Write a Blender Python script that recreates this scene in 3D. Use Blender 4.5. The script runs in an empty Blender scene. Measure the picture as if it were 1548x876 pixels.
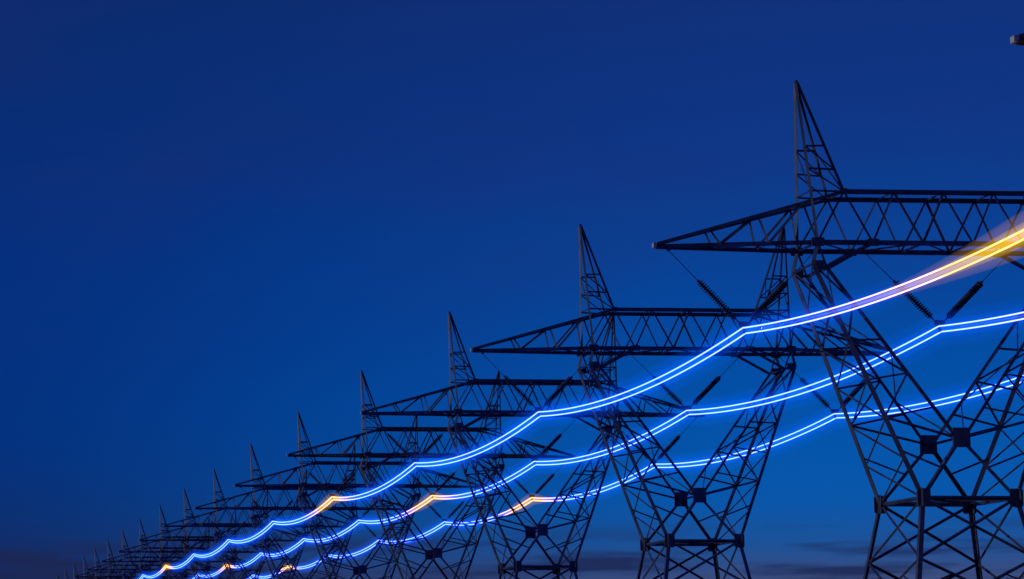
import bpy, math, random
from mathutils import Vector
random.seed(4)
scene = bpy.context.scene
scene.view_settings.view_transform = 'Standard'
scene.view_settings.look = 'None'
scene.view_settings.exposure = 0

# ------------------------------------------------------------ layout (metres)
CAM_H = 1.7
LINE_X = 93.5          # tower axis, to the right of the viewer
Y1 = 187.0             # first full tower
SPAN = 63.5
ROW = list(range(-2, 19))          # towers along the line

# ------------------------------------------------------------ helpers
def new_mat(name):
    m = bpy.data.materials.new(name); m.use_nodes = True
    m.node_tree.nodes.clear()
    return m, m.node_tree.nodes, m.node_tree.links

def surf(name, c1, c2, scale, rough=0.5, metal=0.0, bump=0.0, tc='Object'):
    m, N, L = new_mat(name)
    out = N.new('ShaderNodeOutputMaterial'); b = N.new('ShaderNodeBsdfPrincipled')
    t = N.new('ShaderNodeTexCoord'); n = N.new('ShaderNodeTexNoise')
    n.inputs['Scale'].default_value = scale; n.inputs['Detail'].default_value = 6
    r = N.new('ShaderNodeValToRGB')
    r.color_ramp.elements[0].position = .35; r.color_ramp.elements[1].position = .68
    r.color_ramp.elements[0].color = (*c1, 1); r.color_ramp.elements[1].color = (*c2, 1)
    L.new(t.outputs[tc], n.inputs['Vector']); L.new(n.outputs['Fac'], r.inputs['Fac'])
    L.new(r.outputs['Color'], b.inputs['Base Color'])
    b.inputs['Roughness'].default_value = rough; b.inputs['Metallic'].default_value = metal
    if bump:
        bp = N.new('ShaderNodeBump'); bp.inputs['Strength'].default_value = bump
        L.new(n.outputs['Fac'], bp.inputs['Height']); L.new(bp.outputs['Normal'], b.inputs['Normal'])
    L.new(b.outputs['BSDF'], out.inputs['Surface'])
    return m

STEEL = surf('weathered_steel', (.03, .036, .06), (.08, .095, .15), .5, .5, .2, .15)
PLATE = surf('steel_plate', (.035, .04, .065), (.06, .07, .11), 1.2, .5, .25, .1)
TIP_LIT = surf('sunlit_tip', (.45, .42, .42), (.6, .57, .56), 2, .5, .1, .1)  # tip plate: its sunlit brightness is put into the base colour
CERAM = surf('insulator_porcelain', (.03, .025, .03), (.06, .05, .05), 2, .3)
CONC = surf('concrete', (.25, .25, .24), (.36, .35, .33), 1.5, .9, 0, .3)
GRASS = surf('grass', (.03, .045, .015), (.07, .08, .03), .12, .95, 0, .5)

class MB:
    def __init__(s): s.v = []; s.f = []; s.m = []
    def add(s, vs, fs, mi=0):
        o = len(s.v); s.v += [tuple(a) for a in vs]
        s.f += [tuple(i + o for i in f) for f in fs]; s.m += [mi] * len(fs)
    def mesh(s, name, mats, smooth=False):
        me = bpy.data.meshes.new(name); me.from_pydata(s.v, [], s.f)
        for m in mats: me.materials.append(m)
        me.polygons.foreach_set('material_index', s.m)
        if smooth: me.polygons.foreach_set('use_smooth', [True] * len(s.f))
        me.update(); return me

def angle_iron(mb, p, q, w, inward=None):
    """L-section rolled angle between two points, heel outwards."""
    p, q = Vector(p), Vector(q); d = (q - p)
    if d.length < 1e-4: return
    d.normalize()
    mid = (p + q) / 2
    o = Vector((mid.x, mid.y, 0)) if inward is None else (mid - Vector(inward))
    if o.length < .01: o = Vector((0, 1, 0))
    o = o - d * o.dot(d)
    if o.length < 1e-3: o = d.orthogonal()
    o.normalize(); e = d.cross(o).normalized()
    a = (o + e).normalized(); b = (o - e).normalized()
    t = w * .24
    prof = [(0, 0), (w, 0), (w, t), (t, t), (t, w), (0, w)]
    c = w * .35
    vs = []
    for base in (p, q):
        for (x, y) in prof:
            vs.append(base - a * (x - c) - b * (y - c))
    fs = [(i, (i + 1) % 6, (i + 1) % 6 + 6, i + 6) for i in range(6)]
    fs += [(3, 2, 1, 0), (5, 4, 3, 0), (6, 7, 8, 9), (6, 9, 10, 11)]
    mb.add(vs, fs, 0)

def slab(mb, c, sx, sy, sz, mi=0, cut=.25):
    """octagonal-cornered plate standing in the x-z plane"""
    k = min(sx, sz) * cut
    pr = [(-sx + k, -sz), (sx - k, -sz), (sx, -sz + k), (sx, sz - k), (sx - k, sz), (-sx + k, sz), (-sx, sz - k), (-sx, -sz + k)]
    vs = [(c[0] + x, c[1] - sy, c[2] + z) for x, z in pr] + [(c[0] + x, c[1] + sy, c[2] + z) for x, z in pr]
    fs = [tuple(range(8)), tuple(range(15, 7, -1))] + [(i + 8, (i + 1) % 8 + 8, (i + 1) % 8, i) for i in range(8)]
    mb.add(vs, fs, mi)

def slab_side(mb, c, sx, sy, sz, mi=0):
    m2 = MB(); slab(m2, (0, 0, 0), sy, sx, sz, mi)
    mb.add([(c[0] + y, c[1] + x, c[2] + z) for x, y, z in m2.v], m2.f, mi)

def lerp(a, b, t): return tuple(a[i] + (b[i] - a[i]) * t for i in range(3))

# ------------------------------------------------------------ the tower
BZ, TZ, AZ = 40.1, 44.9, 55.4
HZ, WZ, CZ = 38.1, 16.8, 22.3
def build_tower():
    mb = MB()
    CH, ME, BR, FN = .34, .26, .18, .115
    A = lambda p, q, w: angle_iron(mb, p, q, w)
    # --- bridge (beam)
    topn = [-9.3, -4.65, 0, 4.65, 9.3]; botn = [-12.1, -7, -2.33, 2.33, 7, 12.1]
    for d in (-1, 1):
        A((-12.1, d*2.2, BZ), (12.1, d*2.2, BZ), CH)
        A((-9.3, d*1.7, TZ), (9.3, d*1.7, TZ), CH)
        for i, t in enumerate(topn):
            A((botn[i], d*2.2, BZ), (t, d*1.7, TZ), BR)
            A((t, d*1.7, TZ), (botn[i+1], d*2.2, BZ), BR)
    for i in range(5):   # plan bracing
        s = 1 if i % 2 else -1
        A((botn[i], s*2.2, BZ), (botn[i+1], -s*2.2, BZ), FN)
    for x in botn: A((x, -2.2, BZ), (x, 2.2, BZ), BR)
    for x in topn: A((x, -1.7, TZ), (x, 1.7, TZ), FN)
    for s in (-1, 1):
        B0 = lambda d: (12.1*s, d*2.2, BZ)
        T0 = lambda d: (9.3*s, d*1.7, TZ)
        TB = lambda d: (26.2*s, d*.14, BZ - .13)
        TT = lambda d: (26.1*s, d*.14, BZ + .13)
        # --- outer arm
        bt = [0, .30, .60]; tt = [.22, .46, .72]
        for d in (-1, 1):
            A(B0(d), TB(d), CH - .04); A(T0(d), TT(d), CH - .04)
            for i in range(3):
                A(lerp(B0(d), TB(d), bt[i]), lerp(T0(d), TT(d), tt[i]), BR)
                if i < 2: A(lerp(T0(d), TT(d), tt[i]), lerp(B0(d), TB(d), bt[i+1]), BR if i else ME)
            A(B0(d), T0(d), BR)
        for i in range(1, 3):
            A(lerp(B0(-1), TB(-1), bt[i]), lerp(B0(1), TB(1), bt[i]), FN)
            k = 1 if i % 2 else -1
            A(lerp(B0(k), TB(k), bt[i-1]), lerp(B0(-k), TB(-k), bt[i]), FN)
        for i in range(3):
            A(lerp(T0(-1), TT(-1), tt[i]), lerp(T0(1), TT(1), tt[i]), FN)
        slab(mb, (26.3*s, 0, BZ), .16, .24, .22, 2)
        slab(mb, (25.0*s, 0, BZ - .30), .14, .05, .24, 1)
        # --- earth wire peak
        AP = lambda d: (12.70*s, d*.10, AZ)
        API = lambda d: (12.55*s, d*.10, AZ)
        for d in (-1, 1):
            A(B0(d), AP(d), ME - .02); A(T0(d), API(d), ME - .02)
            lv = [.32, .46, .60]; li = [0, .20, .42]
            for i in range(3):
                A(lerp(B0(d), AP(d), lv[i]), lerp(T0(d), API(d), li[i]), FN + .02)
                if i < 2: A(lerp(T0(d), API(d), li[i]), lerp(B0(d), AP(d), lv[i+1]), FN + .02)
        A(lerp(B0(-1), AP(-1), .32), lerp(B0(1), AP(1), .60), FN)
        A(lerp(B0(-1), AP(-1), .32), lerp(B0(1), AP(1), .32), FN)
        A(lerp(T0(-1), API(-1), 0), lerp(T0(1), API(1), .42), FN)
        slab(mb, (12.62*s, 0, AZ), .13, .16, .22, 1)
        # --- head of column
        O = lambda d: (12.6*s, d*2.15, HZ)
        I = lambda d: (11.3*s, d*2.15, HZ - .4)
        K = lambda d: (7.0*s, d*2.2, BZ)
        W = lambda d: (4.3*s, d*4.1, WZ)
        C = lambda d: (.35*s, d*2.9, CZ)
        for d in (-1, 1):
            A(B0(d), O(d), CH); A(B0(d), I(d), BR); A(K(d), I(d), CH); A(O(d), I(d), ME)
            A(O(d), W(d), CH + .05); A(I(d), C(d), ME + .03)
            fo = [0, .16, .33, .50, .66, .80]
            fi = [0, .20, .42, .62, .82, 1]
            for i in range(5):
                a, b = (lerp(O(d), W(d), fo[i]), lerp(I(d), C(d), fi[i+1]))
                c, e = (lerp(I(d), C(d), fi[i]), lerp(O(d), W(d), fo[i+1]))
                if i % 2 == 0: A(a, b, BR)
                else: A(c, e, BR)
                if i in (1, 2, 3): A(e, b, FN + .03)
            # crotch to waist: crossing legs
            A((0, d*2.9, CZ), W(d), ME + .03)
            A(lerp(O(d), W(d), .80), lerp((0, d*2.9, CZ), W(d), .5), FN + .03)
            slab(mb, (12.1*s, d*2.32, BZ), .60, .05, .40, 1)
            slab(mb, (7.0*s, d*2.32, BZ), .55, .05, .34, 1)
            slab(mb, (9.3*s, d*1.82, TZ), .34, .05, .26, 1)
            slab(mb, (12.1*s, d*2.27, HZ - .1), .52, .05, .42, 1)
            slab(mb, (4.2*s, d*4.25, WZ), .60, .05, .82, 1)
        # side faces of the column
        m = 6
        for i in range(m):
            f0, f1 = i/m, (i+1)/m
            A(lerp(O(-1), W(-1), f0), lerp(O(1), W(1), f1), FN + .03)
            A(lerp(O(1), W(1), f0), lerp(O(-1), W(-1), f1), FN + .03)
        A(O(-1), O(1), BR); A(I(-1), I(1), BR)
        for i in range(4):
            k = 1 if i % 2 else -1
            A(lerp(I(k), C(k), i/4), lerp(I(-k), C(-k), (i+1)/4), FN)
        slab_side(mb, (4.45*s, -4.1, WZ), .05, .62, .85, 1)
        slab_side(mb, (4.45*s, 4.1, WZ), .05, .62, .85, 1)
    # junction plates at the crotch
    for d in (-1, 1):
        slab(mb, (0, d*3.1, CZ), .78, .10, .88, 1, .04)
    # --- waist ring and lower body
    hw = lambda z: 4.3 + (WZ - z) * .172
    hd = lambda z: 4.1 + (WZ - z) * .172
    P = lambda sx, sy, z: (sx*hw(z), sy*hd(z), z)
    A(P(-1, -1, WZ), P(1, -1, WZ), ME); A(P(-1, 1, WZ), P(1, 1, WZ), ME)
    A(P(-1, -1, WZ), P(-1, 1, WZ), ME); A(P(1, -1, WZ), P(1, 1, WZ), ME)
    A(P(-1, -1, WZ), P(1, 1, WZ), BR); A(P(-1, 1, WZ), P(1, -1, WZ), BR)
    slab(mb, (0, 0, WZ), .5, .5, .06, 1)
    for sx in (-1, 1):
        for sy in (-1, 1):
            A(P(sx, sy, WZ), P(sx, sy, .25), CH + .06)
    lev = [WZ, 11.4, 5.8, .9]
    for j in range(3):
        a, b = lev[j], lev[j+1]
        for (u, v) in (((-1,-1),(1,-1)), ((-1,1),(1,1)), ((-1,-1),(-1,1)), ((1,-1),(1,1))):
            A(P(*u, a), P(*v, b), BR + .02); A(P(*v, a), P(*u, b), BR + .02)
            if j: 
                A(lerp(P(*u, a), P(*v, b), .25), lerp(P(*u, a), P(*u, b), .5), FN)
                A(lerp(P(*v, a), P(*u, b), .25), lerp(P(*v, a), P(*v, b), .5), FN)
            if j == 1: A(P(*u, b), P(*v, b), BR)
    return mb.mesh('steel_lattice', [STEEL, PLATE, TIP_LIT])

def lathe(mb, p, q, prof, seg=10, mi=0):
    p, q = Vector(p), Vector(q); d = (q - p); L = d.length; d.normalize()
    a = d.orthogonal().normalized(); b = d.cross(a)
    vs = []
    for (t, r) in prof:
        for k in range(seg):
            an = 2*math.pi*k/seg
            vs.append(p + d*t*L + (a*math.cos(an) + b*math.sin(an))*r)
    fs = []
    for i in range(len(prof)-1):
        for k in range(seg):
            fs.append((i*seg+k, i*seg+(k+1) % seg, (i+1)*seg+(k+1) % seg, (i+1)*seg+k))
    fs.append(tuple(range(seg-1, -1, -1))); fs.append(tuple(range((len(prof)-1)*seg, len(prof)*seg)))
    mb.add(vs, fs, mi)

NODES = [(-18.25, 32.6), (0, 32.9), (18.25, 32.6)]
def build_insulators():
    mb = MB()
    for (nx, nz) in NODES:
        for s in (-1, 1):
            att = (nx + s*6.75, 0, BZ - .5); nd = (nx + s*.35, 0, nz + .35)
            a = lerp(nd, att, .06); b = lerp(nd, att, .60)
            lathe(mb, b, att, [(0, .035), (1, .035)], 6, 1)
            lathe(mb, nd, a, [(0, .07), (1, .07)], 6, 1)
            n = 19; pr = [(0, .06), (.012, .16), (.03, .16)]
            for i in range(n):
                t0 = .035 + i*.92/n; dt = .92/n
                pr += [(t0, .11), (t0+dt*.25, .33), (t0+dt*.5, .34), (t0+dt*.62, .12)]
            pr += [(.965, .14), (.985, .14), (1, .05)]
            lathe(mb, a, b, pr, 12, 0)
        slab(mb, (nx, 0, nz + .25), .5, .04, .28, 1, .6)      # yoke plate
        slab(mb, (nx, 0, nz - .15), .12, .10, .42, 1, .3)     # suspension clamp
    return mb.mesh('insulator_strings', [CERAM, PLATE])

def build_footings():
    mb = MB()
    for sx in (-1, 1):
        for sy in (-1, 1):
            c = (sx*7.17, sy*6.97)
            lathe(mb, (c[0], c[1], -.6), (c[0], c[1], .45), [(0, .9), (.55, .9), (.6, .62), (.97, .62), (1, .58)], 16)
    return mb.mesh('concrete_footings', [CONC])

me_t, me_i, me_f = build_tower(), build_insulators(), build_footings()
col = scene.collection
for n, k in enumerate(ROW):
    e = bpy.data.objects.new('transmission_tower', None)
    e.empty_display_size = 2; col.objects.link(e)
    e.location = (LINE_X, Y1 + (k-1)*SPAN, 0)
    for nm, me in (('steel_lattice', me_t), ('insulator_strings', me_i), ('concrete_footings', me_f)):
        o = bpy.data.objects.new(nm, me); col.objects.link(o); o.parent = e

# ------------------------------------------------------------ glowing conductors, with added halo tubes
PULSES = ((122, 30), (381, 14), (630, 12), (880, 12))
def pulse(y):
    p = 0
    for c, w in PULSES:
        p += (1.35 if c < 200 else 1.0)*math.exp(-((y-c)/w)**2)
    return min(1, p)
SAG = 1.7
ya, yb = Y1 + (ROW[0]-1)*SPAN, Y1 + (ROW[-1]-1)*SPAN
samples = []
for k in range(len(ROW)-1):
    for i in range(32):
        samples.append((ya + (k + i/32)*SPAN, i/32))
samples.append((yb, 0.0))

def emis_surface():
    m, N, L = new_mat('glowing_conductor')
    out = N.new('ShaderNodeOutputMaterial'); e = N.new('ShaderNodeEmission')
    at = N.new('ShaderNodeAttribute'); at.attribute_name = 'pulse'
    mx = N.new('ShaderNodeMix'); mx.data_type = 'RGBA'
    mx.inputs[6].default_value = (.048, .085, 1, 1); mx.inputs[7].default_value = (.26, .10, .030, 1)
    L.new(at.outputs['Fac'], mx.inputs[0]); L.new(mx.outputs[2], e.inputs['Color'])
    e.inputs['Strength'].default_value = 14
    L.new(e.outputs[0], out.inputs['Surface']); return m
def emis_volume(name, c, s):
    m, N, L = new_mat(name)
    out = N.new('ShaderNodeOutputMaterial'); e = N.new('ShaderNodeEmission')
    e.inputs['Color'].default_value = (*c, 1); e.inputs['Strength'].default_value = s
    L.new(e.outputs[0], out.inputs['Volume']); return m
M_CORE = emis_surface()
B_IN = emis_volume('halo_blue_inner', (.005, .09, 1), .24)  # nested emissive volumes stand in for the soft bloom around the wires
B_MID = emis_volume('halo_blue_mid', (.0, .08, 1), .060)
B_OUT = emis_volume('halo_blue_outer', (.0, .09, 1), .016)
Y_IN = emis_volume('halo_amber_inner', (1, .50, .08), .17)
Y_OUT = emis_volume('halo_amber_outer', (1, .45, .10), .022)
Y_IN1 = emis_volume('halo_gold_inner', (1, .58, .0), .26)
Y_MID1 = emis_volume('halo_gold_mid', (1, .56, .0), .12)
Y_OUT1 = emis_volume('halo_gold_outer', (1, .52, .05), .024)

def sweep(mb, ox, oz, nx, nz, rad, seg, y0=None, y1=None, pl=None):
    rows = [(y, t) for y, t in samples if (y0 is None or y0 <= y <= y1)]
    vs = []; fs = []
    for (y, t) in rows:
        z = nz - 4*SAG*t*(1-t) + oz
        r = rad(y)
        for k in range(seg):
            an = 2*math.pi*k/seg
            vs.append((LINE_X + nx + ox + r*math.cos(an), y, z + r*math.sin(an)))
            if pl is not None: pl.append(min(1, 1.7*pulse(y)))
    n = len(rows)
    for i in range(n-1):
        for k in range(seg):
            fs.append((i*seg+k, (i+1)*seg+k, (i+1)*seg+(k+1) % seg, i*seg+(k+1) % seg))
    fs.append(tuple(range(seg))); fs.append(tuple(range(n*seg-1, (n-1)*seg-1, -1)))
    mb.add(vs, fs, 0)

for (nx, nz) in NODES:
    mb = MB(); pl = []
    for (ox, oz) in ((-.12, .25), (.12, -.25)):
        sweep(mb, ox, oz - .3, nx, nz, lambda y: .060 + .02*min(1, max(0, y-180)/300), 8, pl=pl)
    me = mb.mesh('power_line', [M_CORE], True)
    a = me.attributes.new('pulse', 'FLOAT', 'POINT'); a.data.foreach_set('value', pl)
    wire = bpy.data.objects.new('power_line', me); col.objects.link(wire)
    def child(nm, mat, R, sel):  # added halo tube, bloom given a shape around the wire pair
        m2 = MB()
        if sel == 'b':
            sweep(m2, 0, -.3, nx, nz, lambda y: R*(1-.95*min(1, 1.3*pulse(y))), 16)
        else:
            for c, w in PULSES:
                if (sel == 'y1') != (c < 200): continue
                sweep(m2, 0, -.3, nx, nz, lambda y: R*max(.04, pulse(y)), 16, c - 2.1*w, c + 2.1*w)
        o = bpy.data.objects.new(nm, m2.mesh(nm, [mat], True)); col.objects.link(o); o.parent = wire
    child('halo_inner', B_IN, .42, 'b'); child('halo_mid', B_MID, .90, 'b'); child('halo_outer', B_OUT, 1.7, 'b')
    child('pulse_halo_inner', Y_IN, .50, 'y'); child('pulse_halo_outer', Y_OUT, 1.15, 'y')
    child('pulse_halo_inner', Y_IN1, .45, 'y1'); child('pulse_halo_mid', Y_MID1, .80, 'y1'); child('pulse_halo_outer', Y_OUT1, 1.5, 'y1')

# ------------------------------------------------------------ ground
mb = MB(); n = 60; S = 9000
for i in range(n+1):
    for j in range(n+1):
        x = -S + 2*S*i/n; y = -S + 2*S*j/n
        far = max(0, math.hypot(x, y) - 1800)/7000
        mb.v.append((x, y, -far*20))
for i in range(n):
    for j in range(n):
        a = i*(n+1)+j; mb.f.append((a, a+n+1, a+n+2, a+1)); mb.m.append(0)
g = bpy.data.objects.new('ground', mb.mesh('ground', [GRASS], True)); col.objects.link(g)

# ------------------------------------------------------------ sky
w = bpy.data.worlds.new('World'); scene.world = w; w.use_nodes = True
N, L = w.node_tree.nodes, w.node_tree.links; N.clear()
out = N.new('ShaderNodeOutputWorld'); bg = N.new('ShaderNodeBackground')
tc = N.new('ShaderNodeTexCoord'); sep = N.new('ShaderNodeSeparateXYZ')
L.new(tc.outputs['Generated'], sep.inputs[0])
def lin(c): 
    return tuple((v/255/12.92 if v/255 <= .04045 else ((v/255+.055)/1.055)**2.4) for v in c) + (1,)
def mapr(src, a, b, c=0, d=1):
    m = N.new('ShaderNodeMapRange'); m.interpolation_type = 'SMOOTHSTEP'
    for i, v in enumerate((a, b, c, d)): m.inputs[i+1].default_value = v
    L.new(src, m.inputs[0]); return m.outputs[0]
def ramp(src, stops):
    r = N.new('ShaderNodeValToRGB'); cr = r.color_ramp; cr.interpolation = 'B_SPLINE'
    while len(cr.elements) < len(stops): cr.elements.new(.5)
    for e, (p, c) in zip(cr.elements, stops): e.position = p; e.color = lin(c)
    L.new(src, r.inputs[0]); return r.outputs[0]
def mathn(op, a, b):
    m = N.new('ShaderNodeMath'); m.operation = op
    for i, v in enumerate((a, b)):
        if isinstance(v, (int, float)): m.inputs[i].default_value = v
        else: L.new(v, m.inputs[i])
    return m.outputs[0]
def mix(f, a, b, mode='MIX'):
    m = N.new('ShaderNodeMix'); m.data_type = 'RGBA'; m.blend_type = mode
    for i, v in ((0, f), (6, a), (7, b)):
        if isinstance(v, (int, float)): m.inputs[i].default_value = v
        elif isinstance(v, tuple): m.inputs[i].default_value = v
        else: L.new(v, m.inputs[i])
    return m.outputs[2]
elev = mathn('MULTIPLY', sep.outputs['Z'], 2.5)   # 0..0.4 -> 0..1
left = ramp(elev, [(0, (24, 32, 72)), (.11, (22, 38, 88)), (.18, (6, 46, 114)), (.30, (0, 48, 128)), (.5, (0, 47, 126)), (.72, (8, 43, 112)), (1, (12, 36, 94))])
right = ramp(elev, [(0, (105, 98, 115)), (.09, (62, 74, 116)), (.135, (20, 80, 150)), (.20, (0, 90, 178)), (.38, (0, 72, 160)), (.6, (14, 51, 130)), (1, (20, 38, 102))])
az = mapr(sep.outputs['X'], .0, .40)
sky = mix(az, left, right)
# soft cloud streaks
mp = N.new('ShaderNodeMapping'); mp.inputs['Scale'].default_value = (5, 5, 46); mp.inputs['Location'].default_value = (.3, 0, .6)
L.new(tc.outputs['Generated'], mp.inputs[0])
nz = N.new('ShaderNodeTexNoise'); nz.inputs['Scale'].default_value = 2.2; nz.inputs['Detail'].default_value = 7; nz.inputs['Roughness'].default_value = .5
L.new(mp.outputs[0], nz.inputs['Vector'])
low = mapr(sep.outputs['Z'], .070, .048)
cl = mathn('MULTIPLY', mapr(nz.outputs['Fac'], .42, .60), low)
sky = mix(mathn('MULTIPLY', cl, .88), sky, lin((26, 38, 82)))
# very faint high haze
mp2 = N.new('ShaderNodeMapping'); mp2.inputs['Scale'].default_value = (3, 3, 9)
L.new(tc.outputs['Generated'], mp2.inputs[0])
n2 = N.new('ShaderNodeTexNoise'); n2.inputs['Scale'].default_value = 1.6; n2.inputs['Detail'].default_value = 4
L.new(mp2.outputs[0], n2.inputs['Vector'])
hz = mathn('MULTIPLY', mathn('MULTIPLY', mapr(n2.outputs['Fac'], .45, .75), .35), mapr(sep.outputs['Z'], .1, .25))
sky = mix(hz, sky, lin((28, 44, 112)))
nis = N.new('ShaderNodeTexSky'); nis.sky_type = 'NISHITA'; nis.sun_disc = False
nis.sun_elevation = math.radians(5.7); nis.sun_rotation = math.radians(-83)
sky = mix(.0004, sky, nis.outputs[0], 'ADD')
L.new(sky, bg.inputs['Color']); bg.inputs['Strength'].default_value = 1.0
L.new(bg.outputs[0], out.inputs[0])

# ------------------------------------------------------------ low sun, last dusk light
sd = bpy.data.lights.new('sun', 'SUN'); sd.energy = 1.0; sd.angle = math.radians(.5); sd.color = (.84, .86, 1)
so = bpy.data.objects.new('sun', sd); col.objects.link(so)
so.rotation_euler = Vector((1, -.12, -.10)).to_track_quat('-Z', 'Y').to_euler()

# ------------------------------------------------------------ camera
cd = bpy.data.cameras.new('camera'); co = bpy.data.objects.new('camera', cd); col.objects.link(co)
co.location = (0, 0, CAM_H)
th, ps = math.atan(.095), math.atan(.05)
co.rotation_euler = (math.pi/2 + th, 0, -ps)
cd.sensor_width = 36; cd.lens = 3200/1548*36
cd.shift_x = .5 - 31/1548; cd.shift_y = (707-438)/1548
cd.clip_start = .5; cd.clip_end = 20000
scene.camera = co
